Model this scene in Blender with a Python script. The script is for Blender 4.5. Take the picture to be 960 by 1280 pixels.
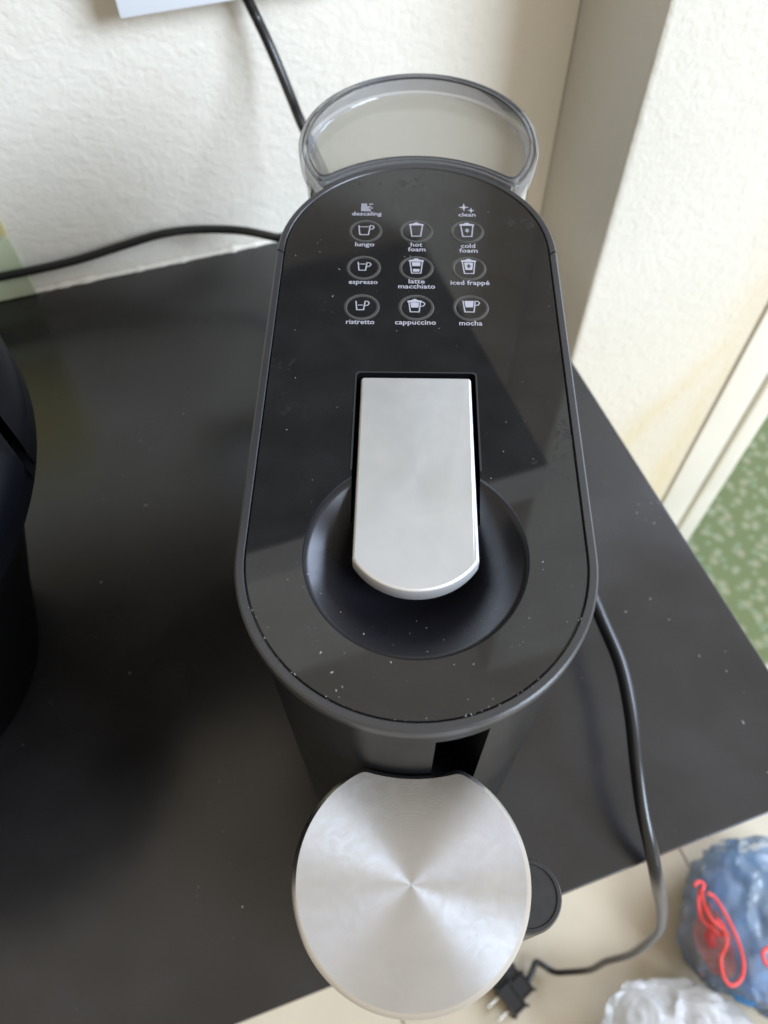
import bpy, bmesh, math, random
from mathutils import Vector, Matrix, noise
from mathutils.geometry import tessellate_polygon
random.seed(7)
for o in list(bpy.data.objects): bpy.data.objects.remove(o)
sc = bpy.context.scene
COL = sc.collection
PI = math.pi
ZM = 1.0            # height of the machine's top above the floor; the table top is at 0.75
R_ = math.radians

# ------------------------------------------------------------------ camera
PITCH, ROLL, YAW, FPX = 58.3337, -1.1012, -2.2355, 991.88
CP = Vector((-0.0054988, -0.1316128, ZM + 0.23986))
th, ro, ya = R_(PITCH), R_(ROLL), R_(YAW)
FW = Vector((math.sin(ya)*math.cos(th), math.cos(ya)*math.cos(th), -math.sin(th)))
RT0 = Vector((math.cos(ya), -math.sin(ya), 0)); UP0 = RT0.cross(FW)
RT = RT0*math.cos(ro) + UP0*math.sin(ro); UP = -RT0*math.sin(ro) + UP0*math.cos(ro)
cd = bpy.data.cameras.new('camera'); cam = bpy.data.objects.new('camera', cd); COL.objects.link(cam)
m = Matrix((RT, UP, -FW)).transposed().to_4x4(); m.translation = CP; cam.matrix_world = m
cd.sensor_fit = 'VERTICAL'; cd.sensor_height = 36; cd.sensor_width = 27
cd.lens = FPX/1280*36; cd.clip_start = .01; cd.clip_end = 50
cd.dof.use_dof = True; cd.dof.focus_distance = .305; cd.dof.aperture_fstop = 10.5
sc.camera = cam

# ------------------------------------------------------------------ light
w = bpy.data.worlds.new('World'); sc.world = w; w.use_nodes = True
bg = w.node_tree.nodes['Background']; bg.inputs[0].default_value = (1.0, .89, .72, 1); bg.inputs[1].default_value = .82
def area(name, loc, target, sx, sy, power, col):
    l = bpy.data.lights.new(name, 'AREA'); l.shape = 'RECTANGLE'; l.size = sx; l.size_y = sy; l.energy = power; l.color = col
    o = bpy.data.objects.new(name, l); COL.objects.link(o); o.location = loc
    o.rotation_euler = (Vector(target)-Vector(loc)).to_track_quat('-Z', 'Y').to_euler(); return o
area('window_light', (5.2, -2.7, 4.1), (.05, .2, .95), 3.2, 2.6, 780, (.68, .82, 1.0))
area('doorway_light', (2.5, 1.55, 1.95), (.0, .0, .95), 1.7, 1.3, 120, (.62, .75, 1.0))
sc.view_settings.view_transform = 'Standard'; sc.view_settings.look = 'None'
sc.view_settings.exposure = 0.0; sc.view_settings.gamma = 1

# ------------------------------------------------------------------ helpers
def at(u, v, z):                      # where the sight line of photo pixel (u, v) meets height z (machine top = 0)
    d = RT*(u-480)/FPX + UP*(640-v)/FPX + FW
    k = (ZM + z - CP.z)/d.z
    return CP + d*k
def tag(o, label=None, cat=None, group=None, kind=None):
    for k, v in (('label', label), ('category', cat), ('group', group), ('kind', kind)):
        if v: o[k] = v
    return o
def empty(name, loc, label=None, cat=None, group=None):
    o = bpy.data.objects.new(name, None); COL.objects.link(o); o.location = loc; o.empty_display_size = .02
    return tag(o, label, cat, group)
def link(name, me, mat, parent=None, smooth=None, label=None):
    """me is in world coordinates; parent is an Empty without rotation"""
    if isinstance(me, bmesh.types.BMesh):
        b = me; me = bpy.data.meshes.new(name); b.to_mesh(me); b.free()
    if mat: me.materials.clear(); me.materials.append(mat)
    o = bpy.data.objects.new(name, me); COL.objects.link(o)
    if smooth is not None:
        for p in me.polygons: p.use_smooth = True
        if smooth < 179: me.set_sharp_from_angle(angle=R_(smooth))
    if parent:
        o.parent = parent
        q = parent; off = Vector((0, 0, 0))
        while q: off += q.location; q = q.parent
        me.transform(Matrix.Translation(-off))
    else:
        c = sum((Vector(v.co) for v in me.vertices), Vector())/max(1, len(me.vertices))
        c.z = min(v.co.z for v in me.vertices); me.transform(Matrix.Translation(-c)); o.location = c
    if label: o['label'] = label
    return o
def loft(rings, close=True, cap0=False, cap1=False, bm=None):
    bm = bm or bmesh.new()
    vs = [[bm.verts.new(p) for p in r] for r in rings]
    n = len(rings[0])
    for a, b in zip(vs, vs[1:]):
        for i in range(n if close else n-1):
            j = (i+1) % n
            bm.faces.new((a[i], a[j], b[j], b[i]))
    if cap0: bm.faces.new(vs[0][::-1])
    if cap1: bm.faces.new(vs[-1])
    return bm
def tube(pts, r, seg=12, bm=None, sub=6, cap=True):
    pts = [Vector(p) for p in pts]
    if sub > 1:
        P = [pts[0]*2-pts[1]] + pts + [pts[-1]*2-pts[-2]]; out = []
        for i in range(1, len(P)-2):
            p0, p1, p2, p3 = P[i-1:i+3]
            for k in range(sub):
                t = k/sub
                out.append(.5*((2*p1)+(-p0+p2)*t+(2*p0-5*p1+4*p2-p3)*t*t+(-p0+3*p1-3*p2+p3)*t**3))
        pts = out + [pts[-1]]
    rings = []; nrm = None
    for i, p in enumerate(pts):
        d = (pts[min(i+1, len(pts)-1)]-pts[max(i-1, 0)]).normalized()
        if nrm is None: nrm = d.cross(Vector((0, 0, 1)) if abs(d.z) < .9 else Vector((1, 0, 0))).normalized()
        nrm = (nrm - d*nrm.dot(d)).normalized(); b = d.cross(nrm)
        rr = r(i/(len(pts)-1)) if callable(r) else r
        rings.append([p+(nrm*math.cos(a)+b*math.sin(a))*rr for a in (2*PI*k/seg for k in range(seg))])
    return loft(rings, True, cap, cap, bm)
def prism(poly, z0, z1, bev=0, bm=None):
    """poly: list of (x, y) world; heights in machine coordinates"""
    bm = bm or bmesh.new()
    a = [bm.verts.new((x, y, ZM+z0)) for x, y in poly]; b = [bm.verts.new((x, y, ZM+z1)) for x, y in poly]
    n = len(poly); f = [bm.faces.new(a[::-1]), bm.faces.new(b)]
    for i in range(n): f.append(bm.faces.new((a[i], a[(i+1) % n], b[(i+1) % n], b[i])))
    bmesh.ops.recalc_face_normals(bm, faces=f)
    if bev: bmesh.ops.bevel(bm, geom=list({e for q in f for e in q.edges}), offset=bev, segments=2, affect='EDGES', profile=.7)
    return bm
def holed(outer, holes, z):
    bm = bmesh.new(); loops = [outer]+holes
    fl = [p for l in loops for p in l]
    vs = [bm.verts.new((x, y, z)) for x, y in fl]
    for tri in tessellate_polygon([[Vector((x, y, 0)) for x, y in l] for l in loops]):
        try: bm.faces.new([vs[i] for i in tri])
        except ValueError: pass
    bmesh.ops.recalc_face_normals(bm, faces=bm.faces[:])
    if bm.faces and bm.faces[:][0].normal.z < 0: bmesh.ops.reverse_faces(bm, faces=bm.faces[:])
    return bm

# ------------------------------------------------------------------ materials
def mat(name, col, rough=.5, metal=0, spec=.5, coat=0, coat_r=.05, noise_amt=0, noise_scale=30, bump=0, bump_scale=200, rough_amt=0, rough_scale=25, col2=None, aniso=0):
    M = bpy.data.materials.new(name); M.use_nodes = True; nt = M.node_tree; N = nt.nodes; L = nt.links
    b = N['Principled BSDF']
    b.inputs['Base Color'].default_value = (*col, 1); b.inputs['Roughness'].default_value = rough
    b.inputs['Metallic'].default_value = metal; b.inputs['Specular IOR Level'].default_value = spec
    b.inputs['Coat Weight'].default_value = coat; b.inputs['Coat Roughness'].default_value = coat_r
    tc = N.new('ShaderNodeTexCoord')
    if noise_amt or col2:
        n = N.new('ShaderNodeTexNoise'); n.inputs['Scale'].default_value = noise_scale; n.inputs['Detail'].default_value = 6
        L.new(tc.outputs['Object'], n.inputs['Vector'])
        r = N.new('ShaderNodeValToRGB'); c2 = col2 or tuple(min(1, c*(1+noise_amt)) for c in col)
        c1 = col if col2 else tuple(c*(1-noise_amt) for c in col)
        r.color_ramp.elements[0].position = .35; r.color_ramp.elements[1].position = .68
        r.color_ramp.elements[0].color = (*c1, 1); r.color_ramp.elements[1].color = (*c2, 1)
        L.new(n.outputs['Fac'], r.inputs[0]); L.new(r.outputs[0], b.inputs['Base Color'])
    if rough_amt:
        n = N.new('ShaderNodeTexNoise'); n.inputs['Scale'].default_value = rough_scale; n.inputs['Detail'].default_value = 5
        n.inputs['Distortion'].default_value = .6
        L.new(tc.outputs['Object'], n.inputs['Vector'])
        mr = N.new('ShaderNodeMapRange'); mr.inputs[1].default_value = .35; mr.inputs[2].default_value = .7
        mr.inputs[3].default_value = rough; mr.inputs[4].default_value = rough+rough_amt
        L.new(n.outputs['Fac'], mr.inputs[0]); L.new(mr.outputs[0], b.inputs['Roughness'])
    if bump:
        n = N.new('ShaderNodeTexNoise'); n.inputs['Scale'].default_value = bump_scale; n.inputs['Detail'].default_value = 4
        L.new(tc.outputs['Object'], n.inputs['Vector'])
        bp = N.new('ShaderNodeBump'); bp.inputs['Strength'].default_value = 1; bp.inputs['Distance'].default_value = bump
        L.new(n.outputs['Fac'], bp.inputs['Height']); L.new(bp.outputs[0], b.inputs['Normal'])
    return M
M = {}
M['plate'] = mat('gloss_black_panel', (.016, .0156, .016), .03, spec=.55, rough_amt=.05, rough_scale=18, noise_amt=.15, noise_scale=60)
def smudge(M_):
    N = M_.node_tree.nodes; L = M_.node_tree.links; b = N['Principled BSDF']; tc = N.new('ShaderNodeTexCoord')
    def nz(sc_, lo, hi, det=4):
        n = N.new('ShaderNodeTexNoise'); n.inputs['Scale'].default_value = sc_; n.inputs['Detail'].default_value = det; n.inputs['Distortion'].default_value = 1.2
        L.new(tc.outputs['Object'], n.inputs['Vector']); q = N.new('ShaderNodeMapRange'); q.inputs[1].default_value = lo; q.inputs[2].default_value = hi
        L.new(n.outputs['Fac'], q.inputs[0]); return q.outputs[0]
    m = N.new('ShaderNodeMath'); m.operation = 'MULTIPLY'; L.new(nz(24, .60, .68), m.inputs[0]); L.new(nz(260, .52, .60, 6), m.inputs[1])
    old = b.inputs['Roughness'].links[0].from_socket
    a = N.new('ShaderNodeMath'); a.operation = 'MULTIPLY_ADD'; a.inputs[1].default_value = .30
    L.new(m.outputs[0], a.inputs[0]); L.new(old, a.inputs[2]); L.new(a.outputs[0], b.inputs['Roughness'])
smudge(M['plate'])
M['rim'] = mat('satin_black_rim', (.034, .034, .036), .32, bump=.00004, bump_scale=2500)
M['body'] = mat('matte_black_shell', (.007, .007, .008), .30, spec=.22, bump=.00003, bump_scale=2500, rough_amt=.08, rough_scale=30)
M['bowl'] = mat('satin_dish', (.008, .008, .011), .25, spec=.38, rough_amt=.06, rough_scale=40)
M['dark'] = mat('black_recess', (.006, .006, .007), .25)
M['window'] = mat('black_window', (.002, .002, .003), .5, spec=.2)
M['print'] = mat('pale_print', (.40, .395, .45), .5)
M['ringprint'] = mat('button_groove', (.06, .06, .058), .2)
M['dust'] = mat('dust_white', (.34, .33, .32), .8)
M['table'] = mat('black_table_top', (.015, .0143, .0155), .19, spec=.62, rough_amt=.14, rough_scale=7, noise_amt=.3, noise_scale=16, bump=.00002, bump_scale=900)
M['table_edge'] = mat('table_edge_band', (.045, .045, .05), .3)
M['cable'] = mat('black_cable', (.012, .012, .013), .30)
M['plug'] = mat('black_plug', (.012, .012, .013), .4)
M['pin'] = mat('plug_pin', (.6, .58, .54), .25, metal=1)
M['white_plastic'] = mat('white_plastic', (.72, .74, .78), .35)
M['board'] = mat('dark_shelf', (.012, .012, .012), .35, noise_amt=.2, noise_scale=5)
M['strip'] = mat('shelf_front_strip', (.55, .52, .48), .4)
M['jamb'] = mat('cream_painted_frame', (.72, .68, .58), .4, noise_amt=.06, noise_scale=6)
M['appliance'] = mat('dark_appliance', (.002, .0022, .0035), .46, spec=.08)
M['appliance_body'] = mat('black_appliance_body', (.0015, .0015, .002), .5, spec=.06)
M['jug'] = mat('jug_shell', (.013, .013, .014), .3)
M['knob'] = mat('matte_knob', (.022, .022, .024), .38, noise_amt=.15, noise_scale=200)
M['floor'] = mat('beige_floor_tile', (.50, .43, .32), .35, noise_amt=.1, noise_scale=6, rough_amt=.1)
M['redcloth'] = mat('red_net', (.62, .07, .08), .7, noise_amt=.2)
M['grout'] = mat('floor_grout', (.38, .33, .25), .8)
M['tile_y'] = mat('yellow_wall_tile', (.64, .55, .24), .3, col2=(.72, .64, .32), noise_scale=40)
M['tile_g'] = mat('pale_green_wall_tile', (.52, .57, .38), .3, col2=(.60, .64, .46), noise_scale=30)
M['cord'] = mat('red_cord', (.80, .07, .06), .5, noise_amt=.1)
M['blue'] = mat('blue_cloth', (.02, .13, .36), .6, col2=(.08, .34, .64), noise_scale=9)

def plaster(name, stained):
    m_ = bpy.data.materials.new(name); m_.use_nodes = True; N = m_.node_tree.nodes; L = m_.node_tree.links
    b = N['Principled BSDF']; b.inputs['Roughness'].default_value = .55
    g = N.new('ShaderNodeNewGeometry')
    n = N.new('ShaderNodeTexNoise'); n.inputs['Scale'].default_value = 6; n.inputs['Detail'].default_value = 5
    L.new(g.outputs['Position'], n.inputs['Vector'])
    r = N.new('ShaderNodeValToRGB'); r.color_ramp.elements[0].position = .3; r.color_ramp.elements[1].position = .75
    r.color_ramp.elements[0].color = (.78, .73, .64, 1); r.color_ramp.elements[1].color = (.83, .78, .69, 1)
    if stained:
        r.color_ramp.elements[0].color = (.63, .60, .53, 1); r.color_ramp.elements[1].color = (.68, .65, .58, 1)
    L.new(n.outputs['Fac'], r.inputs[0]); src = r.outputs[0]
    if stained:                          # damp stain: ochre line by the door frame and a slanting one
        co = N.new('ShaderNodeVectorMath'); co.operation = 'SUBTRACT'; co.inputs[1].default_value = (c2x, c2y, ZM)
        L.new(g.outputs['Position'], co.inputs[0])
        dt = N.new('ShaderNodeVectorMath'); dt.operation = 'DOT_PRODUCT'; dt.inputs[1].default_value = (T.x, T.y, 0)
        L.new(co.outputs[0], dt.inputs[0])
        sp = N.new('ShaderNodeSeparateXYZ'); L.new(co.outputs[0], sp.inputs[0])
        wn = N.new('ShaderNodeTexNoise'); wn.inputs['Scale'].default_value = 9; wn.inputs['Detail'].default_value = 6
        L.new(g.outputs['Position'], wn.inputs['Vector'])
        def M2(op, a, bb, c=None):
            q = N.new('ShaderNodeMath'); q.operation = op
            for i, s in enumerate((a, bb, c)):
                if s is None: continue
                if isinstance(s, (int, float)): q.inputs[i].default_value = s
                else: L.new(s, q.inputs[i])
            return q.outputs[0]
        wob = M2('MULTIPLY', M2('SUBTRACT', wn.outputs['Fac'], .5), .10)
        def streak(dist, width, amt):
            a = M2('ABSOLUTE', M2('ADD', dist, wob), 0); a = M2('DIVIDE', a, width); a = M2('SUBTRACT', 1, a)
            a = M2('MAXIMUM', a, 0); a = M2('POWER', a, 1.6); return M2('MULTIPLY', a, amt)
        s_ = dt.outputs['Value']; z_ = sp.outputs['Z']
        e1 = streak(M2('SUBTRACT', s_, .205), .045, .35)
        d2 = M2('ADD', M2('MULTIPLY', M2('SUBTRACT', s_, .20), 1.6), M2('MULTIPLY', M2('ADD', z_, .42), -1))
        e2 = M2('MULTIPLY', streak(d2, .075, .38), M2('GREATER_THAN', s_, .06))
        low_shade = M2('MULTIPLY', M2('MINIMUM', M2('MAXIMUM', M2('MULTIPLY', M2('ADD', z_, .25), -2.2), 0), 1), .42)  # warm shade painted in below table height, where less window light falls
        f = M2('MINIMUM', M2('ADD', M2('MAXIMUM', e1, e2), low_shade), .9)
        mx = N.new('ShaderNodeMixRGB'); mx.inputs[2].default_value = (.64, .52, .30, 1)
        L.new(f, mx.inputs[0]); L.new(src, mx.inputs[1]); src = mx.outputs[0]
    L.new(src, b.inputs['Base Color'])
    n1 = N.new('ShaderNodeTexNoise'); n1.inputs['Scale'].default_value = 95; n1.inputs['Detail'].default_value = 3; n1.inputs['Distortion'].default_value = .5
    n2 = N.new('ShaderNodeTexNoise'); n2.inputs['Scale'].default_value = 230; n2.inputs['Detail'].default_value = 3
    L.new(g.outputs['Position'], n1.inputs['Vector']); L.new(g.outputs['Position'], n2.inputs['Vector'])
    b1 = N.new('ShaderNodeBump'); b1.inputs['Distance'].default_value = .0012; b1.inputs['Strength'].default_value = .8
    b2 = N.new('ShaderNodeBump'); b2.inputs['Distance'].default_value = .0007; b2.inputs['Strength'].default_value = .8
    L.new(n1.outputs['Fac'], b1.inputs['Height']); L.new(n2.outputs['Fac'], b2.inputs['Height'])
    L.new(b1.outputs[0], b2.inputs['Normal']); L.new(b2.outputs[0], b.inputs['Normal'])
    return m_

def brushed(name, radial):
    m_ = bpy.data.materials.new(name); m_.use_nodes = True; N = m_.node_tree.nodes; L = m_.node_tree.links
    b = N['Principled BSDF']; b.inputs['Metallic'].default_value = 1; b.inputs['Base Color'].default_value = (.80, .79, .78, 1)
    tc = N.new('ShaderNodeTexCoord')
    if radial:
        b.inputs['Anisotropic'].default_value = .78; b.inputs['Anisotropic Rotation'].default_value = .25; b.inputs['Roughness'].default_value = .38
        tg = N.new('ShaderNodeTangent'); tg.direction_type = 'RADIAL'; tg.axis = 'Z'; L.new(tg.outputs[0], b.inputs['Tangent'])
        # turned rings: noise over the distance from the centre
        vm = N.new('ShaderNodeVectorMath'); vm.operation = 'MULTIPLY'; vm.inputs[1].default_value = (1, 1, 0)
        L.new(tc.outputs['Object'], vm.inputs[0])
        ln = N.new('ShaderNodeVectorMath'); ln.operation = 'LENGTH'; L.new(vm.outputs[0], ln.inputs[0])
        n1 = N.new('ShaderNodeTexNoise'); n1.noise_dimensions = '1D'; n1.inputs['Scale'].default_value = 2600; n1.inputs['Detail'].default_value = 2
        L.new(ln.outputs['Value'], n1.inputs['W'])
        amt = .00004
    else:
        b.inputs['Metallic'].default_value = .55; b.inputs['Roughness'].default_value = .5; b.inputs['Anisotropic'].default_value = .3
        mp = N.new('ShaderNodeMapping'); mp.inputs['Scale'].default_value = (60, 1800, 60)
        L.new(tc.outputs['Object'], mp.inputs[0])
        n1 = N.new('ShaderNodeTexNoise'); n1.inputs['Scale'].default_value = 1; n1.inputs['Detail'].default_value = 3
        L.new(mp.outputs[0], n1.inputs['Vector']); amt = .00002
    bp = N.new('ShaderNodeBump'); bp.inputs['Distance'].default_value = amt; bp.inputs['Strength'].default_value = .6
    L.new(n1.outputs['Fac'], bp.inputs['Height']); L.new(bp.outputs[0], b.inputs['Normal'])
    n2 = N.new('ShaderNodeTexNoise'); n2.inputs['Scale'].default_value = 55; n2.inputs['Detail'].default_value = 7; n2.inputs['Distortion'].default_value = .8
    L.new(tc.outputs['Object'], n2.inputs['Vector'])
    r = N.new('ShaderNodeValToRGB'); r.color_ramp.elements[0].position = .35; r.color_ramp.elements[1].position = .75
    r.color_ramp.elements[0].color = (.58, .605, .66, 1); r.color_ramp.elements[1].color = (.64, .665, .72, 1)
    L.new(n2.outputs['Fac'], r.inputs[0]); L.new(r.outputs[0], b.inputs['Base Color'])
    mr = N.new('ShaderNodeMapRange'); mr.inputs[1].default_value = .4; mr.inputs[2].default_value = .7
    ro_ = b.inputs['Roughness'].default_value; mr.inputs[3].default_value = ro_-.02; mr.inputs[4].default_value = ro_+.035
    n3 = N.new('ShaderNodeTexNoise'); n3.inputs['Scale'].default_value = 130; n3.inputs['Detail'].default_value = 8; n3.inputs['Distortion'].default_value = 2
    L.new(tc.outputs['Object'], n3.inputs['Vector']); L.new(n3.outputs['Fac'], mr.inputs[0]); L.new(mr.outputs[0], b.inputs['Roughness'])
    if not radial:
        r.color_ramp.elements[0].color = (.51, .51, .50, 1); r.color_ramp.elements[1].color = (.56, .555, .545, 1)
    return m_
M['disc'] = brushed('turned_steel', True)
M['lever'] = brushed('brushed_aluminium', False)
M['disc_edge'] = mat('steel_edge', (.70, .70, .72), .28, metal=1)
M['lever_edge'] = mat('aluminium_edge', (.78, .78, .79), .42, metal=.7)

def clearish(name, tint, trans, diff, rough=.05, gloss=1.45, bump=0, bscale=60):
    m_ = bpy.data.materials.new(name); m_.use_nodes = True; N = m_.node_tree.nodes; L = m_.node_tree.links
    N.remove(N['Principled BSDF']); out = N['Material Output']
    t = N.new('ShaderNodeBsdfTransparent'); t.inputs[0].default_value = (*tint, 1)
    d = N.new('ShaderNodeBsdfDiffuse'); d.inputs[0].default_value = (*diff, 1)
    tr = N.new('ShaderNodeBsdfTranslucent'); tr.inputs[0].default_value = (*diff, 1)
    md = N.new('ShaderNodeMixShader'); md.inputs[0].default_value = .4; L.new(d.outputs[0], md.inputs[1]); L.new(tr.outputs[0], md.inputs[2])
    m1 = N.new('ShaderNodeMixShader'); m1.inputs[0].default_value = trans; L.new(md.outputs[0], m1.inputs[1]); L.new(t.outputs[0], m1.inputs[2])
    g = N.new('ShaderNodeBsdfGlossy'); g.inputs['Roughness'].default_value = rough
    f = N.new('ShaderNodeFresnel'); f.inputs[0].default_value = gloss
    m2 = N.new('ShaderNodeMixShader'); L.new(f.outputs[0], m2.inputs[0]); L.new(m1.outputs[0], m2.inputs[1]); L.new(g.outputs[0], m2.inputs[2])
    L.new(m2.outputs[0], out.inputs[0])
    if bump:
        tc = N.new('ShaderNodeTexCoord'); n = N.new('ShaderNodeTexNoise'); n.inputs['Scale'].default_value = bscale; n.inputs['Detail'].default_value = 5
        L.new(tc.outputs['Object'], n.inputs['Vector']); bp = N.new('ShaderNodeBump'); bp.inputs['Distance'].default_value = bump
        L.new(n.outputs['Fac'], bp.inputs['Height'])
        for s in (d, tr, g, f): L.new(bp.outputs[0], s.inputs['Normal'])
    return m_
M['tank'] = clearish('smoky_clear_plastic', (.78, .79, .80), .82, (.40, .40, .40))
M['tank_rim'] = clearish('smoky_rim_plastic', (.74, .74, .75), .62, (.42, .42, .43))
M['tank_line'] = clearish('dark_smoky_line', (.45, .45, .47), .6, (.2, .2, .21))
M['tank_lid'] = clearish('frosted_lid_plastic', (.90, .87, .80), .55, (.56, .53, .45), .12)
M['bag_clear'] = clearish('thin_clear_film', (.95, .97, .99), .72, (.78, .83, .88), .16, 1.4, .006, 18)
M['bag_white'] = clearish('thin_milky_film', (.93, .93, .93), .38, (.82, .82, .82), .16, 1.4, .008, 16)

# ------------------------------------------------------------------ the setting
O = Vector((-.3585, .3845)); TA = math.atan2(.3173, .9483); T = Vector((math.cos(TA), math.sin(TA))); NN = Vector((-T.y, T.x))
def W2(s, d): p = O+T*s+NN*d; return (p.x, p.y)
S1 = (Vector((.1320, .5486))-O).dot(T)            # inner corner between back wall and pillar
c2x, c2y = .1685, .4385                            # outer corner of the pillar
C2 = Vector((c2x, c2y)); D2 = (C2-O).dot(NN); S2 = (C2-O).dot(T)
S3 = (Vector((.3818, .5113))-O).dot(T); S4 = (Vector((.487, .547))-O).dot(T)
# floor: base sheet and tiles
bm = bmesh.new(); k = 3.5
vs = [bm.verts.new(p) for p in ((-k, -k, 0), (k, -k, 0), (k, k, 0), (-k, k, 0))]; bm.faces.new(vs)
floor = tag(link('floor', bm, M['grout']), kind='structure')
jp = Vector((.4059, .0606)); ja = R_(-68.3)
e1 = Vector((math.cos(ja), math.sin(ja))); e2 = Vector((-e1.y, e1.x)); TS = .45
tile_me = None
for i in range(-2, 3):
    for j in range(-2, 3):
        c = jp + e1*(TS*(i+.28)) + e2*(TS*(j+.5))
        if tile_me is None:
            b = bmesh.new(); h = TS/2-.0012
            vv = [b.verts.new((sx*h, sy*h, z)) for z in (-.004, .004) for sx, sy in ((-1, -1), (1, -1), (1, 1), (-1, 1))]
            b.faces.new(vv[4:]);
            for q in range(4): b.faces.new((vv[q], vv[(q+1) % 4], vv[4+(q+1) % 4], vv[4+q]))
            tile_me = bpy.data.meshes.new('tile'); b.to_mesh(tile_me); b.free(); tile_me.materials.append(M['floor'])
        o = bpy.data.objects.new('tile', tile_me); COL.objects.link(o); o.parent = floor
        o.location = (c.x-floor.location.x, c.y-floor.location.y, .004-floor.location.z+random.uniform(-.0004, .0004)); o.rotation_euler.z = ja
# green carpet by the doorway
def carpet_mat():
    m_ = bpy.data.materials.new('green_carpet'); m_.use_nodes = True; N = m_.node_tree.nodes; L = m_.node_tree.links
    b = N['Principled BSDF']; b.inputs['Roughness'].default_value = .95; b.inputs['Specular IOR Level'].default_value = .1
    g = N.new('ShaderNodeNewGeometry')
    mp = N.new('ShaderNodeMapping'); mp.inputs['Rotation'].default_value = (0, 0, R_(-25)); L.new(g.outputs['Position'], mp.inputs[0])
    v = N.new('ShaderNodeTexVoronoi'); v.voronoi_dimensions = '2D'; v.inputs['Scale'].default_value = 33; v.inputs['Randomness'].default_value = .75
    L.new(mp.outputs[0], v.inputs['Vector'])
    n = N.new('ShaderNodeTexNoise'); n.inputs['Scale'].default_value = 90; L.new(g.outputs['Position'], n.inputs['Vector'])
    a = N.new('ShaderNodeMath'); a.operation = 'MULTIPLY_ADD'; a.inputs[1].default_value = .35; L.new(n.outputs['Fac'], a.inputs[0]); L.new(v.outputs['Distance'], a.inputs[2])
    r = N.new('ShaderNodeValToRGB'); e = r.color_ramp.elements
    e[0].position = .30; e[0].color = (.27, .27, .17, 1); e[1].position = .52; e[1].color = (.15, .18, .085, 1)
    L.new(a.outputs[0], r.inputs[0])
    v2 = N.new('ShaderNodeTexVoronoi'); v2.voronoi_dimensions = '2D'; v2.inputs['Scale'].default_value = 42; L.new(mp.outputs[0], v2.inputs['Vector'])
    r2 = N.new('ShaderNodeValToRGB'); r2.color_ramp.elements[0].position = .12; r2.color_ramp.elements[1].position = .3
    r2.color_ramp.elements[0].color = (.6, .6, .6, 1); r2.color_ramp.elements[1].color = (0, 0, 0, 1); L.new(v2.outputs['Distance'], r2.inputs[0])
    mx = N.new('ShaderNodeMixRGB'); mx.inputs[2].default_value = (.24, .30, .19, 1); L.new(r2.outputs[0], mx.inputs[0]); L.new(r.outputs[0], mx.inputs[1])
    L.new(mx.outputs[0], b.inputs['Base Color'])
    n3 = N.new('ShaderNodeTexNoise'); n3.inputs['Scale'].default_value = 500; L.new(g.outputs['Position'], n3.inputs['Vector'])
    bp = N.new('ShaderNodeBump'); bp.inputs['Distance'].default_value = .003; L.new(n3.outputs['Fac'], bp.inputs['Height']); L.new(bp.outputs[0], b.inputs['Normal'])
    return m_
cs = lambda s, d: W2(s, d)
link_ = prism([cs(S3-.35, -.34+D2+.12), cs(S3+1.4, -.34+D2+.12), cs(S3+1.4, D2+1.6), cs(S3-.35, D2+1.6)], -ZM+.009, -ZM+.016)
tag(link('carpet', link_, carpet_mat()), kind='structure')
# walls
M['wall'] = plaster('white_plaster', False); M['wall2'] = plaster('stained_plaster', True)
bm = prism([W2(-1.0, 0), W2(S1, 0), W2(S1, .12), W2(-1.0, .12)], -ZM, 1.3)
tag(link('back_wall', bm, M['wall']), 'white rough plaster wall behind the black table, left of the pillar', 'wall', kind='structure')
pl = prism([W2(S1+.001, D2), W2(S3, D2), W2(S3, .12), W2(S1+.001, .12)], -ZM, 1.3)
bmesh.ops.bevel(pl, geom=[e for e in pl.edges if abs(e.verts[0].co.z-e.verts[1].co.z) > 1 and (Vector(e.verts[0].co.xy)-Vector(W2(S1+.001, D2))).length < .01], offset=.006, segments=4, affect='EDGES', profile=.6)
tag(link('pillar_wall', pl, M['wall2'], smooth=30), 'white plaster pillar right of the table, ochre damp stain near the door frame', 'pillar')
# door frame: stepped profile
fr = empty('door_frame', (*W2(S3, D2), 0), 'cream moulded door frame between the stained pillar and the green carpet', 'door frame')
wd = S4-S3
def fbox(s0, s1, d0, d1, name, bev=.002):
    link(name, prism([W2(S3+s0, D2+d0), W2(S3+s1, D2+d0), W2(S3+s1, D2+d1), W2(S3+s0, D2+d1)], -ZM, 1.2, bev), M['jamb'], fr, 30)
fbox(.0015, wd*.50, -.004, .118, 'frame_board')
fbox(wd*.50+.001, wd*.62, .006, .118, 'moulding')
fbox(wd*.62+.001, wd*.92, -.002, .118, 'frame_board')
link('shadow_gap', prism([W2(S3+wd*.92+.001, D2+.012), W2(S4+.003, D2+.012), W2(S4+.003, D2+.11), W2(S3+wd*.92+.001, D2+.11)], -ZM, 1.2), M['cable'], fr, label='dark strip standing in for the shaded gap along the edge of the frame')  # solid dark strip takes the place of the shade in the gap
# wall tiles at the left
ts = (Vector((-.3290, .3945))-O).dot(T); tz = -.1885; tw = .15
grp = empty('wall_tiles', (*W2(ts-tw, -.003), ZM-.25), 'yellow and pale green wall tiles at the left end of the wall above the table', 'wall tiles')
for i in range(3):
    for j, key in ((0, 'tile_g'), (1, 'tile_y')):
        z0 = tz+.0015 + (j-1)*(tw+.004) + (0 if j else 0); z1 = z0+tw
        if j == 0: z0, z1 = -.249, tz-.0025
        s1 = ts - i*(tw+.004); s0 = s1-tw
        link('tile', prism([W2(s0, -.005), W2(s1, -.005), W2(s1, -.0005), W2(s0, -.0005)], z0, z1, .0012), M['tile_g' if i else key], grp, 30)
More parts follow.
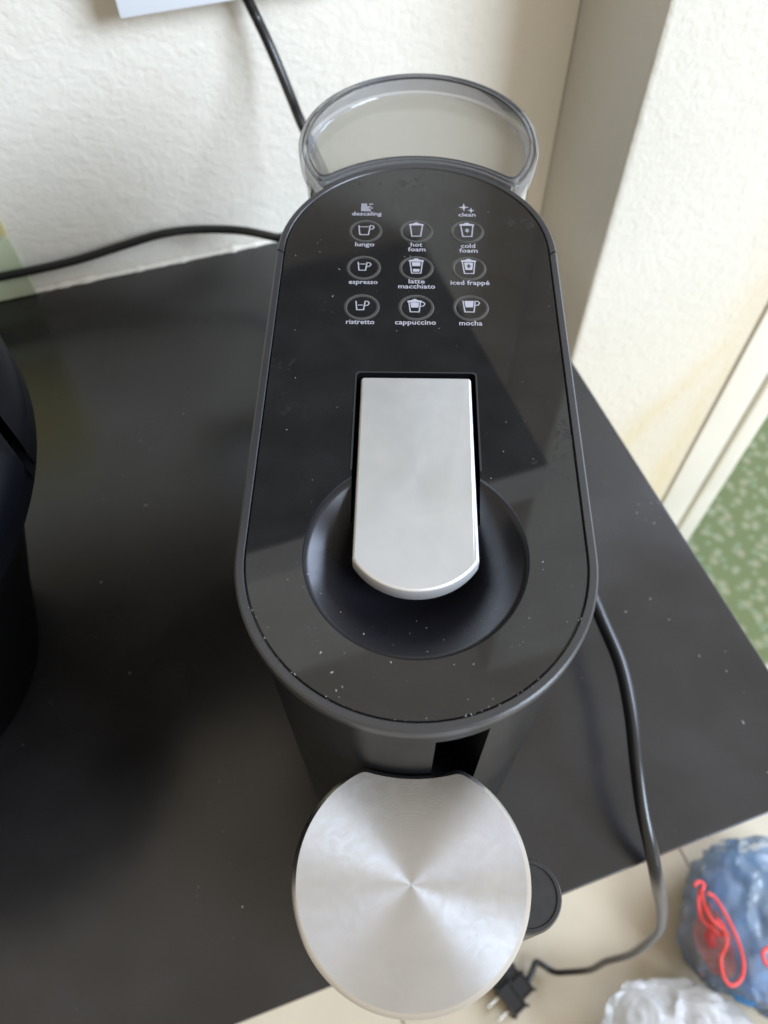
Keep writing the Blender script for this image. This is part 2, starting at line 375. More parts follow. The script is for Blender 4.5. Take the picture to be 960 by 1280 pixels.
# wall shelf above the table, out of view (seen mirrored in the machine's glossy top)
cr = Vector((.0101, .5076)); cf = Vector((.1125, .2392)); cdv = Vector((math.cos(R_(20)), math.sin(R_(20))))
cr = Vector(W2((cr-O).dot(T), -.002))
rt = empty('wall_shelf', (cr.x, cr.y, ZM+.2825), 'thick dark wall shelf above the table, seen only mirrored in the glossy machine top', 'shelf')
crl = cr - T*1.0; cfl = cf - cdv*1.0; nn = Vector((cdv.y, -cdv.x))
link('shelf_board', prism([tuple(cfl), tuple(cf), tuple(cr), tuple(crl)], .2825, .327, .001), M['board'], rt, 30)
link('front_strip', prism([tuple(cfl+nn*.003), tuple(cf+nn*.003), tuple(cf+nn*.0005), tuple(cfl+nn*.0005)], .283, .3265, .0005), M['strip'], rt, 30)

# ------------------------------------------------------------------ table
br_, fr_ = Vector((.0559, .5231)), Vector((.2594, -.0147)); fd = Vector((math.cos(R_(20.38)), math.sin(R_(20.38))))
TZ = -.25
tb = empty('table', (-.1, .2, 0), 'matt black table top with crumbs, standing against the white wall', 'table')
bl_, fl_ = br_-T*1.15, fr_-fd*1.15
br2 = br_ - NN*.001; bl2 = bl_ - NN*.001
link('tabletop', prism([tuple(fl_), tuple(fr_), tuple(br2), tuple(bl2)], TZ-.022, TZ, .0018), M['table'], tb, 30)
for pc, in_ in ((fr_, (-1, 1)), (br2, (-1, -1)), (fl_, (1, 1)), (bl2, (1, -1))):
    c = pc + T*(.05*in_[0]) + NN*(.05*in_[1]) 
    link('leg', prism([tuple(c+T*x+NN*y) for x, y in ((-.02, -.02), (.02, -.02), (.02, .02), (-.02, .02))], -ZM+.0165 if pc is br2 or pc is fr_ else -ZM+.009, TZ-.0225, .002), M['table_edge'], tb, 30)
# plaster bead between wall and table
bm = bmesh.new(); rings = []
for i in range(260):
    s = -.25+i*.0026
    r0 = .0022+.0035*max(0, noise.noise(Vector((s*60, 3, 0))))+.0015*max(0, noise.noise(Vector((s*200, 7, 0))))
    p = O+T*s-NN*.001
    rings.append([Vector((p.x-NN.x*r0*math.cos(a), p.y-NN.y*r0*math.cos(a), ZM+TZ+.0002+r0*1.3*math.sin(a))) for a in (0, .4, .8, 1.2, PI/2)])
loft(rings, False, bm=bm); tag(link('plaster_bead', bm, M['wall'], smooth=60), 'ragged white plaster bead along the foot of the wall behind the table', 'plaster')

# ------------------------------------------------------------------ coffee machine
L0 = .153126; RM = .0625
front = sorted(set([round(-90+3.75*i, 4) for i in range(49)] + [6.84, 24.8]))
front = [a for a in front if abs(a-7.5) > .1 and abs(a-26.25) > .1]
def stad(R, z=None, fill=True):
    pts = [(R*math.sin(R_(a)), -R*math.cos(R_(a))) for a in front]
    pts += [(R, L0*i/6) for i in range(1, 6)]
    pts += [(R*math.cos(R_(b)), L0+R*math.sin(R_(b))) for b in [i*3.75 for i in range(49)]]
    pts += [(-R, L0*(6-i)/6) for i in range(1, 6)]
    return pts if z is None else [Vector((x, y, ZM+z)) for x, y in pts]
cm = empty('coffee_machine', (0, L0/2, ZM+TZ), 'tall black capsule coffee machine with glossy top, steel lever and printed drink buttons', 'coffee machine')
# rim split in two at the notches (y = L0)
def rim_piece(rear):
    prof = [(.0585, -.006), (.0591, -.0045), (.0591, -.0004), (.0594, 0), (.0616, 0), (.0623, -.0006), (.0625, -.0016), (.0625, -.0052), (.0619, -.0062), (.0585, -.006)]
    full = [stad(r, z) for r, z in prof]
    nf = len(front)
    if rear: idx = list(range(nf+5, nf+5+49))
    else: idx = list(range(nf+5+49, len(full[0]))) + list(range(0, nf+5))
    bm = bmesh.new(); vs = [[bm.verts.new(r[i]) for i in idx] for r in full]
    if not rear:                     # run the ends close to the rear piece
        for k_, r in enumerate(vs):
            R0 = prof[k_][0]
            st = .0018 if R0 > .0608 else 0
            a0 = bm.verts.new((-R0, L0-.0003-.0016+st, ZM+prof[k_][1])); a1 = bm.verts.new((R0, L0-.0003-.0016+st, ZM+prof[k_][1]))
            r.insert(0, a0); r.append(a1)
    else:
        for k_, r in enumerate(vs):
            R0 = prof[k_][0]
            if R0 <= .0608:
                r.insert(0, bm.verts.new((R0, L0-.0012, ZM+prof[k_][1]))); r.append(bm.verts.new((-R0, L0-.0012, ZM+prof[k_][1])))
            else:
                r.insert(0, bm.verts.new((R0, L0+.0006, ZM+prof[k_][1]))); r.append(bm.verts.new((-R0, L0+.0006, ZM+prof[k_][1])))
                r[1].co.y += .0012; r[-2].co.y += .0012
    for a, b in zip(vs, vs[1:]):
        for i in range(len(a)-1): bm.faces.new((a[i], a[i+1], b[i+1], b[i]))
    bmesh.ops.recalc_face_normals(bm, faces=bm.faces[:])
    return bm
link('top_rim', rim_piece(False), M['rim'], cm, 35)
link('top_rim', rim_piece(True), M['rim'], cm, 35)
# shell with a window opening at the front right
prof = [(.0588, -.0061), (.0600, -.0064), (.0600, -.0197), (.0600, -.060), (.0600, -.11), (.0600, -.20), (.0600, -.244), (.0588, -.2497)]
bm = bmesh.new(); rg = [[bm.verts.new(p) for p in stad(r, z)] for r, z in prof]; n = len(rg[0])
i0 = front.index(6.84); i1 = front.index(24.8)
for k_, (a, b) in enumerate(zip(rg, rg[1:])):
    for i in range(n):
        if k_ in (2, 3) and i0 <= i < i1: continue
        bm.faces.new((a[i], a[(i+1) % n], b[(i+1) % n], b[i]))
bm.faces.new(rg[-1])
bmesh.ops.recalc_face_normals(bm, faces=bm.faces[:])
link('shell', bm, M['body'], cm, 35)
# recessed window
a_ = [front[i] for i in range(i0, i1+1)]
def arcp(R, z): return [Vector((R*math.sin(R_(a)), -R*math.cos(R_(a)), ZM+z)) for a in a_]
bm = loft([arcp(.0600, -.0197), arcp(.040, -.0197), arcp(.040, -.11), arcp(.0600, -.11)], False)
for s in (0, -1):
    q = [arcp(.0600, -.0197)[s], arcp(.040, -.0197)[s], arcp(.040, -.11)[s], arcp(.0600, -.11)[s]]
    bm.faces.new([bm.verts.new(p) for p in q])
link('window', bm, M['window'], cm, 30, 'black glossy recessed slot in the front of the shell')
bm = loft([[Vector((R*math.sin(R_(a)), -R*math.cos(R_(a)), ZM+z)) for a in (6.2, 6.5)] for R, z in ((.0614, -.0197), (.0614, -.10))], False)
# dark channel bottom between plate and rim
link('seam', loft([stad(.0592, -.003), stad(.0582, -.003)]), M['dark'], cm)
# top plate with dish-and-slot opening
RB = .0391; SX = .0235; SY = .0813; RP = .0586
y_i = math.sqrt(RB**2-SX**2); a0 = math.atan2(y_i, SX)
hole = []
NB = 96
for i in range(NB+1):
    a = a0 - (2*PI-(PI-2*a0))*i/NB
    hole.append((RB*math.cos(a), RB*math.sin(a)))
rc = .0016
hole += [(-SX, SY-rc)] + [(-SX+rc-rc*math.cos(k_*PI/8), SY-rc+rc*math.sin(k_*PI/8)) for k_ in range(1, 4)] + [(-SX+rc, SY)]
hole += [(SX-rc, SY)] + [(SX-rc+rc*math.sin(k_*PI/8), SY-rc+rc*math.cos(k_*PI/8)) for k_ in range(1, 4)] + [(SX, SY-rc)]
bm = holed(stad(RP-.0003), [hole], ZM)
loft([stad(RP-.0003, 0), stad(RP, -.0003), stad(RP, -.003)], bm=bm)
# thin bevel round the slot
bmesh.ops.remove_doubles(bm, verts=bm.verts[:], dist=1e-6)
plate = link('top_plate', bm, M['plate'], cm, 25)
# dish
def bz(r):
    q = min(1, r/.0384)
    return -.0009 - .0188*(1-q**1.55)
rr = [.0391, .0389, .0386, .0384] + [.0384*(1-i/26) for i in range(1, 26)] + [.0004]
zz = [0, -.0003, -.0009, -.0009] + [bz(r) for r in rr[4:]]
bm = bmesh.new(); vv = []
for r, z in zip(rr, zz): vv.append([bm.verts.new((r*math.cos(2*PI*i/192), r*math.sin(2*PI*i/192), ZM+z)) for i in range(192)])
for a, b in zip(vv, vv[1:]):
    for i in range(192):
        j = (i+1) % 192
        bm.faces.new((a[i], b[i], b[j], a[j]))
for co, no in (((SX, 0, 0), (1, 0, 0)), ((-SX, 0, 0), (1, 0, 0)), ((0, .016, 0), (0, 1, 0))):
    bmesh.ops.bisect_plane(bm, geom=bm.verts[:]+bm.edges[:]+bm.faces[:], plane_co=co, plane_no=no)
kill = [f for f in bm.faces if abs(f.calc_center_median().x) < SX and f.calc_center_median().y > .016]
bmesh.ops.delete(bm, geom=kill, context='FACES')
link('dish', bm, M['bowl'], cm, 40)
# slot walls and floor
bm = bmesh.new(); SB = -.0195
def surf(x, y):
    r = math.hypot(x, y); return 0 if r > RB else bz(r)
top = [(SX, .016+(SY-rc-.016)*i/14) for i in range(15)] + [(x, y) for x, y in hole[-5:-1][::-1]] + [hole[-5]] 
path = [(SX, .016+(SY-rc-.016)*i/14) for i in range(15)] + [(SX-rc+rc*math.cos(k_*PI/8), SY-rc+rc*math.sin(k_*PI/8)) for k_ in range(1, 5)]
path = path + [(-x, y) for x, y in path[::-1]]
A = [bm.verts.new((x, y, ZM+surf(x, y))) for x, y in path]; B = [bm.verts.new((x, y, ZM+SB)) for x, y in path]
for i in range(len(path)-1): bm.faces.new((A[i], A[i+1], B[i+1], B[i]))
bm.faces.new(B)
bmesh.ops.recalc_face_normals(bm, faces=bm.faces[:])
link('slot', bm, M['dark'], cm, 30)
# pale moulding line round the slot
bm = bmesh.new()
pth = [(x, y) for x, y in path if y > y_i]
loft([[Vector((x*(1+s*.028), y+(.0006*s if y > SY-.002 else 0), ZM+z)) for x, y in pth] for s, z in ((0, -.0002), (0, .00015), (1, .00015), (1, -.0002))], False, bm=bm)
link('slot_trim', bm, M['rim'], cm, 40)
# lever
LW = .0217; YT = .0787; YC = -.0028; RL = .0255
tipy = -.0154
def lever_outline(o):
    rt_ = .0012-o*.5 if o < .001 else .0007
    w_ = LW-o; pts = []
    cyc = tipy+RL
    half = math.asin(min(1, LW/RL))
    for i in range(25):
        a = -half+2*half*i/24
        pts.append(((RL-o)*math.sin(a), cyc-(RL-o)*math.cos(a)))
    pts = [(max(-w_, min(w_, x)), y) for x, y in pts]
    for k_ in range(1, 5): pts.append((w_-(0 if k_ else 0)-.0004*(1 if k_ < 0 else 0), pts[24][1]+(YT-rt_-pts[24][1])*k_/4-o*0))
    top_ = [(w_-rt_+rt_*math.cos(q*PI/8), YT-o-rt_+rt_*math.sin(q*PI/8)) for q in range(5)]
    pts[-1] = top_[0]; pts += top_[1:]
    pts += [(-x, y) for x, y in top_[::-1]]
    for k_ in range(3, 0, -1): pts.append((-w_, pts[0][1]+(YT-rt_-pts[0][1])*k_/4))
    return pts
def lz(y, z): return z + .0006 + .0008*max(0, (.03-y)/.045)
def lring(o, z): return [Vector((x, y, ZM+lz(y, z))) for x, y in lever_outline(o)]
lv = [lring(.0012, -.0078), lring(.0004, -.0074), lring(0, -.0066), lring(0, -.0010), lring(.00035, -.0003), lring(.0008, 0)]
e_ = loft(lv, True, True, False)
link('lever_edge', e_, M['lever_edge'], cm, 40)
tb_ = bmesh.new(); vs = [tb_.verts.new(p) for p in lring(.0008, 0)]; tb_.faces.new(vs)
bmesh.ops.recalc_face_normals(tb_, faces=tb_.faces[:])
if tb_.faces[:][0].normal.z < 0: bmesh.ops.reverse_faces(tb_, faces=tb_.faces[:])
link('lever', tb_, M['lever'], cm, None, 'brushed aluminium lever flap with rounded front end')
# lever stem to the dish
link('lever_stem', prism([(-.012, .0), (.012, .0), (.012, .07), (-.012, .07)], -.0192, -.0075, .001), M['dark'], cm, 30)

# ---- buttons, symbols, captions
def text_mesh(s, width, size=.0038):
    cu = bpy.data.curves.new('caption', 'FONT'); cu.body = s; cu.size = size; cu.align_x = 'CENTER'; cu.offset = .00005; cu.resolution_u = 2
    o = bpy.data.objects.new('caption', cu); COL.objects.link(o)
    bpy.context.view_layer.update()
    me = bpy.data.meshes.new_from_object(o.evaluated_get(bpy.context.evaluated_depsgraph_get()))
    bpy.data.objects.remove(o)
    xs = [v.co.x for v in me.vertices]; k_ = width/(max(xs)-min(xs)); mx = (max(xs)+min(xs))/2
    for v in me.vertices: v.co.x = (v.co.x-mx)*k_
    return me
def caption(s, x, y, width, parent):
    me = text_mesh(s, width); me.transform(Matrix.Translation((x, y-.00105, ZM+.00012)))
    o = link('caption', me, M['print'], parent); return o
def stroke(bm, pts, w_, z, closed=False):
    P = [Vector(p) for p in pts]; n_ = len(P); l_, r_ = [], []
    for i in range(n_):
        a = P[i-1] if (i > 0 or closed) else P[i]; c = P[(i+1) % n_] if (i < n_-1 or closed) else P[i]
        d1 = (P[i]-a).normalized() if (P[i]-a).length > 0 else (c-P[i]).normalized()
        d2 = (c-P[i]).normalized() if (c-P[i]).length > 0 else d1
        t_ = (d1+d2).normalized() if (d1+d2).length > .01 else d1
        nn = Vector((-t_.y, t_.x)); k_ = 1/max(.5, nn.dot(Vector((-d1.y, d1.x))))
        l_.append(bm.verts.new((*(P[i]+nn*w_/2*k_), z))); r_.append(bm.verts.new((*(P[i]-nn*w_/2*k_), z)))
    for i in range(n_ if closed else n_-1):
        j = (i+1) % n_; bm.faces.new((l_[i], r_[i], r_[j], l_[j]))
def fillp(bm, pts, z): bm.faces.new([bm.verts.new((x, y, z)) for x, y in pts])
mm = .001
def symbol(kind, x0, y0, parent):
    bm = bmesh.new(); z = ZM+.00012; S = .50
    def T_(pts): return [(x0+x*mm, y0+y*mm) for x, y in pts]
    def cup(tw_, bw, h, handle=True, y=0, top=True, open_top=False):
        pts = [(-tw_/2, y+h), (-bw/2, y), (bw/2, y), (tw_/2, y+h)]
        stroke(bm, T_(pts), S*mm, z)
        if handle:
            hx = tw_/2+.1; stroke(bm, T_([(hx, y+h-.2), (hx+1.1, y+h-.3), (hx+1.7, y+h-1.3), (hx+1.1, y+h-2.5), (hx-.5, y+h-2.9)]), S*.9*mm, z+.00001)
    def foam(tw_, y):
        fillp(bm, T_([(-tw_/2-.5, y), (tw_/2+.5, y), (tw_/2+.5, y+.9), (tw_/4, y+1.3), (.5, y+2.0), (-.5, y+2.0), (-tw_/4, y+1.3), (-tw_/2-.5, y+.9)]), z+.00002)
    def band(tw_, bw, h, y0_, y1_, ins=.75):
        def hw(y): return bw/2+(tw_-bw)/2*y/h-ins
        fillp(bm, T_([(-hw(y0_), y0_), (hw(y0_), y0_), (hw(y1_), y1_), (-hw(y1_), y1_)]), z+.00003)
    def flake(y, mat_dark=False):
        for a in (0, 60, 120):
            c, s = math.cos(R_(a+90)), math.sin(R_(a+90)); stroke(bm, T_([(-1.1*c, y-1.5*s), (1.1*c, y+1.5*s)]), .38*mm, z+.00004+a*1e-7)
    if kind == 'lungo': cup(5.2, 3.9, 6.4, y=-3); stroke(bm, T_([(-2.0, 2.3), (2.0, 2.3)]), S*.8*mm, z+.00002)
    if kind == 'espresso': cup(3.9, 2.9, 5.0, y=-2.2); stroke(bm, T_([(-1.4, 1.7), (1.4, 1.7)]), S*.8*mm, z+.00002)
    if kind == 'ristretto': cup(3.9, 2.9, 5.2, y=-2.2); stroke(bm, T_([(-1.1, .5), (1.1, .5)]), S*.8*mm, z+.00002)
    if kind in ('hot foam', 'cold foam', 'latte', 'frappe'):
        y0 -= .0038; cup(5.6, 4.0, 7.8, False); foam(5.6, 7.3)
        if kind == 'latte': band(5.6, 4.0, 7.8, 4.4, 6.9); band(5.6, 4.0, 7.8, .9, 2.6)
        if kind == 'cold foam': flake(3.9)
        if kind == 'frappe':
            band(5.6, 4.0, 7.8, 2.2, 6.9)
            b2 = bmesh.new(); old = bm; bm = b2; 
            for a in (0, 60, 120):
                c, s = math.cos(R_(a+90)), math.sin(R_(a+90)); stroke(b2, T_([(-1.0*c, 4.6-1.4*s), (1.0*c, 4.6+1.4*s)]), .42*mm, z+.00006+a*1e-7)
            bm = old; fl = b2
    if kind == 'cappuccino':
        y0 -= .0032; cup(5.0, 3.7, 6.0); foam(5.2, 5.6); band(5.0, 3.7, 6.0, 2.5, 5.4, .6)
    if kind == 'mocha':
        y0 -= .0030; cup(5.2, 3.8, 6.6); band(5.2, 3.8, 6.6, 2.7, 6.5, .65)
    if kind == 'descaling':
        for cx_ in range(6):
            for ry in range(6):
                if cx_ <= 2 or (cx_ == 3 and ry < 4) or (cx_ == 4 and ry in (0, 1, 3)) or (cx_ == 4 and ry == 5 ) or (cx_ == 5 and ry in (2, 5)):
                    x = -2.7+cx_*.92; y = -2.6+ry*.92
                    fillp(bm, T_([(x, y), (x+.76, y), (x+.76, y+.76), (x, y+.76)]), z)
    if kind == 'clean':
        for cx_, cy_, r_ in ((-1.3, .8, 2.6), (2.0, -1.4, 1.9)):
            fillp(bm, T_([(cx_+(r_ if i % 2 == 0 else r_*.26)*math.cos(i*PI/4), cy_+(r_*1.15 if i % 2 == 0 else r_*.28)*math.sin(i*PI/4)) for i in range(8)]), z+r_*1e-6)
    bmesh.ops.recalc_face_normals(bm, faces=bm.faces[:])
    o = link('symbol', bm, M['print'], parent)
    if kind == 'frappe': link('symbol', fl, M['plate'], parent)
    return o
GX = .0230; GY = .02408; G0 = .16589
def button(i, j, kind, lines):
    cx_, cy_ = (i-1)*GX, G0-j*GY
    bm = bmesh.new(); rings = []
    for a in range(64):
        c, s = math.cos(2*PI*a/64), math.sin(2*PI*a/64)
        rings.append([Vector((cx_+(.0069+q)*c, cy_+(.0069+q)*s, ZM+h)) for q, h in ((-.0007, 0.00002), (-.0004, .00016), (0, .00022), (.0004, .00016), (.0007, 0.00002))])
    rings.append(rings[0]); loft(rings, False, bm=bm); bmesh.ops.remove_doubles(bm, verts=bm.verts[:], dist=1e-7)
    bmesh.ops.recalc_face_normals(bm, faces=bm.faces[:])
    b = link('button', bm, M['ringprint'], cm, 60, 'touch button marked '+' '.join(l[0] for l in lines).replace('é', 'e'))
    symbol(kind, cx_-(.0006 if kind in ('lungo', 'espresso', 'ristretto', 'cappuccino', 'mocha') else 0), cy_+.0006, b)
    for s, x, y, w_ in lines: caption(s, x, y, w_, b)
button(0, 0, 'lungo', [('lungo', -.0231, .1568, .0086)])
button(1, 0, 'hot foam', [('hot', .0001, .1568, .0052), ('foam', .0002, .1537, .0078)])
button(2, 0, 'cold foam', [('cold', .0231, .1562, .0064), ('foam', .0232, .1531, .0081)])
button(0, 1, 'espresso', [('espresso', -.0229, .1327, .0125)])
button(1, 1, 'latte', [('latte', .0002, .1333, .0070), ('macchiato', .0002, .1302, .0159)])
button(2, 1, 'frappe', [('iced frapp\u00e9', .0232, .1327, .0168)])
button(0, 2, 'ristretto', [('ristretto', -.0233, .1089, .0118)])
button(1, 2, 'cappuccino', [('cappuccino', -.0003, .1089, .0171)])
button(2, 2, 'mocha', [('mocha', .0227, .1087, .0096)])
for kind, x, y, w_ in (('descaling', -.0229, .1778, .0137), ('clean', .0233, .1775, .0078)):
    s = symbol(kind, x, y+.0046, cm); s.name = 'indicator'; s['label'] = kind+' indicator printed above the buttons'
    caption(kind, x, y, w_, s)

# dust on the machine top
def specks(area_fn, n_, zf, s0, s1, seed):
    rnd = random.Random(seed); bm = bmesh.new(); k_ = 0
    while k_ < n_:
        x, y = area_fn(rnd)
        if x is None: continue
        z = zf(x, y); s = s0+(s1-s0)*rnd.random()**3; a = rnd.random()*PI; e = 1+2.5*rnd.random()**3
        c, d = math.cos(a), math.sin(a)
        q = [(x+(c*u*e-d*v)*s, y+(d*u*e+c*v)*s) for u, v in ((-1, -.4), (.2, -1), (1, .3), (-.3, .8))]
        vs = [bm.verts.new((px, py, z)) for px, py in q]; t_ = bm.verts.new((x, y, z+s*.9))
        for i in range(4): bm.faces.new((vs[i], vs[(i+1) % 4], t_))
        k_ += 1
    return bm
def plate_area(rnd):
    x = rnd.uniform(-.057, .057); y = rnd.uniform(-.057, .20)
    if rnd.random() < .45: y = rnd.uniform(-.057, .0)
    ok = (abs(x) < .057 and 0 < y < L0) or math.hypot(x, y) < .057 or math.hypot(x, y-L0) < .057
    if abs(x) < .024 and -.018 < y < .0815: ok = False
    if math.hypot(x, y) > RB-.0010 and math.hypot(x, y) < RB+.0006: ok = False
    return (x, y) if ok else (None, None)
link('dust', specks(plate_area, 170, lambda x, y: ZM+(bz(math.hypot(x, y)) if math.hypot(x, y) < RB else 0), .00005, .00026, 3), M['dust'], cm)['kind'] = 'stuff'
def seam_area(rnd):
    a = rnd.uniform(-1.2, 1.2); r = rnd.gauss(.0588, .0004); return (r*math.sin(a), -r*math.cos(a))
link('dust', specks(seam_area, 40, lambda x, y: ZM+.0001, .00006, .0002, 5), M['dust'], cm)['kind'] = 'stuff'
def table_area(rnd):
    if rnd.random() < .2:
        p = at(rnd.gauss(812, 10), rnd.gauss(632, 12), TZ)
    else:
        p = at(rnd.uniform(0, 960), rnd.uniform(420, 1270), TZ)
    if (p.xy-fr_).dot(Vector((fd.y, -fd.x))) > -.004 or (p.xy-fr_).dot(T) > -.004: return (None, None)
    if (abs(p.x) < .065 and -.14 < p.y < .25): return (None, None)
    return (p.x, p.y)
tag(link('crumbs', specks(table_area, 90, lambda x, y: ZM+TZ+.00002, .00012, .0007, 11), M['dust'], tb), kind='stuff')

# ------------------------------------------------------------------ lens-shaped outlines
def lens(oc, OR, cc, CR, sgn, n1=72, n2=30, rc=.0):
    """circle (oc, OR) with the disc (cc, CR) cut away; sgn +1: cut side towards +y, -1: towards -y"""
    ox, oy = oc; cx_, cy_ = cc; d = math.hypot(ox-cx_, oy-cy_)
    a = (OR*OR-CR*CR+d*d)/(2*d); h = math.sqrt(max(1e-12, OR*OR-a*a))
    ux, uy = (cx_-ox)/d, (cy_-oy)/d
    px, py = ox+ux*a, oy+uy*a
    A_ = (px-uy*h, py+ux*h); B_ = (px+uy*h, py-ux*h)
    aa = math.atan2(A_[1]-oy, A_[0]-ox); ab = math.atan2(B_[1]-oy, B_[0]-ox)
    while ab < aa: ab += 2*PI
    pts = [(ox+OR*math.cos(aa+(ab-aa)*i/n1), oy+OR*math.sin(aa+(ab-aa)*i/n1)) for i in range(n1+1)]
    ca = math.atan2(B_[1]-cy_, B_[0]-cx_); cb = math.atan2(A_[1]-cy_, A_[0]-cx_)
    dd = (cb-ca+PI) % (2*PI)-PI
    pts += [(cx_+CR*math.cos(ca+dd*i/n2), cy_+CR*math.sin(ca+dd*i/n2)) for i in range(1, n2)]
    # soften the two corners
    for _ in range(2 if rc else 0):
        q = pts[:]
        N_ = len(pts)
        for c0 in (0, n1):
            for k_ in range(-int(rc), int(rc)+1):
                i = (c0+k_) % N_
                q[i] = ((pts[i-1][0]+2*pts[i][0]+pts[(i+1) % N_][0])/4, (pts[i-1][1]+2*pts[i][1]+pts[(i+1) % N_][1])/4)
        pts = q
    return pts
def L3(p, z): return [Vector((x, y, ZM+z)) for x, y in p]

# water tank behind the machine
TC = (.001, .2345); MC = (0, L0)
def tl(o): return lens(TC, .0600-o, MC, .0634+o, -1, rc=4)
tk = cm
tank = link('water_tank', loft([L3(tl(.0022), -.010), L3(tl(.0022), -.150), L3(tl(.0035), -.235)], True, False, True), M['tank'], cm, 40, 'clear smoky crescent water tank behind the top')
lid = link('tank_lid', loft([L3(tl(.0004), -.0095), L3(tl(0), -.0085), L3(tl(0), -.001), L3(tl(.0005), 0), L3(tl(.0016), 0), L3(tl(.0020), -.0012), L3(tl(.0026), -.0012), L3(tl(.0030), 0), L3(tl(.0042), 0), L3(tl(.0047), -.0008), L3(tl(.0050), -.0075), L3(tl(.0058), -.0085)]), M['tank_rim'], cm, 40)
for oo, hh in ((.0019, -.0011), (.0045, .0001)):
    link('rim_line', loft([L3(tl(oo), hh-.0008), L3(tl(oo), hh+.0003), L3(tl(oo+.00035), hh+.0003), L3(tl(oo+.00035), hh-.0008)]), M['tank_line'], lid, 40)
link('lid_panel', loft([L3(tl(.0058), -.0085)], True, False, True), M['tank_lid'], lid, None)
link('tank_base', prism(tl(.004), -.2495, -.236, .001), M['body'], cm, 30)

# ------------------------------------------------------------------ milk jug with steel lid
JC = (0., -.0953); JZ = -.058; JR = .0414
jug = empty('milk_jug', (JC[0], JC[1], ZM+TZ), 'milk jug with round turned steel lid, nested against the front of the machine', 'milk jug')
def jl(o, R=JR): return lens(JC, R-o, (0, 0), .0606+o, 1, n1=120, rc=2)
edge = loft([L3(jl(.0008), JZ-.0065), L3(jl(0), JZ-.0058), L3(jl(0), JZ-.0022), L3(jl(.0003), JZ-.0016), L3(jl(.0018), JZ-.0001)], True, True, False)
link('lid_edge', edge, M['disc_edge'], jug, 40)
b = bmesh.new(); vs = [b.verts.new(p-Vector((JC[0], JC[1], ZM+JZ))) for p in L3(jl(.0018), JZ-.0001)]; b.faces.new(vs)
me = bpy.data.meshes.new('lid'); b.to_mesh(me); b.free(); me.materials.append(M['disc'])
if me.polygons[0].normal.z < 0: me.flip_normals()
o = bpy.data.objects.new('lid', me); COL.objects.link(o); o.parent = jug; o.location = (0, 0, JZ-TZ)
link('jug_body', loft([L3(jl(.004), JZ-.0067), L3(jl(.004), -.15), L3(jl(.006), TZ+.012), L3(jl(.008), TZ+.010)], True, True, True), M['jug'], jug, 40)
# base under the jug
link('drip_base', loft([stad(.0605, TZ)[:1]*0 or L3(lens(JC, .040, (0, 0), .0606, 1), TZ+.0002), L3(lens(JC, .040, (0, 0), .0606, 1), TZ+.0085)], True, True, True), M['body'], cm, 30)
# round handle post at its right
kc = at(659.5, 1119, -.075); kr = .0127
kb = loft([[Vector((kc.x+r*math.cos(2*PI*i/48), kc.y+r*math.sin(2*PI*i/48), ZM+z)) for i in range(48)] for r, z in ((kr*.8, -.19), (kr*.97, -.15), (kr, -.079), (kr*.985, -.0765), (kr*.94, -.0753), (kr*.85, -.0753), (kr*.82, -.0758))], True, True, True)
link('handle', kb, M['knob'], jug, 35, 'round black topped handle standing out at the right of the lid')

# ------------------------------------------------------------------ cables and plug
def onw(u, v, d):
    dr = RT*(u-480)/FPX+UP*(640-v)/FPX+FW; k_ = ((O-NN*d)-CP.xy).dot(NN)/dr.xy.dot(NN); return CP+dr*k_
def px(pts): return [at(u, v, z) for u, v, z in pts]
c1 = px([(640, 560, -.235), (690, 640, -.232), (725, 712, -.226), (752, 775, -.220), (775, 830, -.217), (788, 890, -.216), (795, 950, -.218), (803, 1010, -.226), (814, 1062, -.238), (822, 1105, -.262), (827, 1140, -.36), (821, 1166, -.52), (790, 1192, -.70), (757, 1202, -.82), (738, 1212, -.90), (712, 1215, -.95), (693, 1215, -.975), (678, 1206, -.978), (670, 1203, -.978), (665, 1216, -.978), (659, 1228, -.979)])
cb1 = empty('appliance_cable', c1[8].copy(), 'black cable lying over the table edge right of the machine, plug dangling above the floor', 'cable')
link('cord', tube(c1, .0040, 14), M['cable'], cb1, 179)
pg = at(640, 1246, -.978); pa = at(657, 1230, -.978)
dv = (pg-pa); dv.z = 0; dv.normalize(); sv = Vector((-dv.y, dv.x, 0))
def obx(c, l, w_, h, bev):
    b = bmesh.new(); bmesh.ops.create_cube(b, size=1)
    for v in b.verts: v.co = c + dv*(v.co.x*l) + sv*(v.co.y*w_) + Vector((0, 0, v.co.z*h))
    bmesh.ops.bevel(b, geom=b.edges[:], offset=bev, segments=3, affect='EDGES'); return b
zf = Vector((0, 0, 0))
pc = at(652, 1233, -.978)
pl_ = link('plug', obx(pc, .020, .024, .022, .002), M['plug'], cb1, 40)
link('plug_head', obx(pc+dv*.020+sv*.002, .020, .034, .030, .0025), M['plug'], pl_, 40)
b = obx(pc+dv*.012-sv*.020+Vector((0, 0, .0)), .038, .012, .018, .002)
link('plug_grip', b, M['plug'], pl_, 40)
for s in (-1, 1):
    link('pin', tube([pc+dv*.030+sv*(s*.0095), pc+dv*.050+sv*(s*.0095)], .0022, 10, sub=1), M['pin'], pl_, 60)

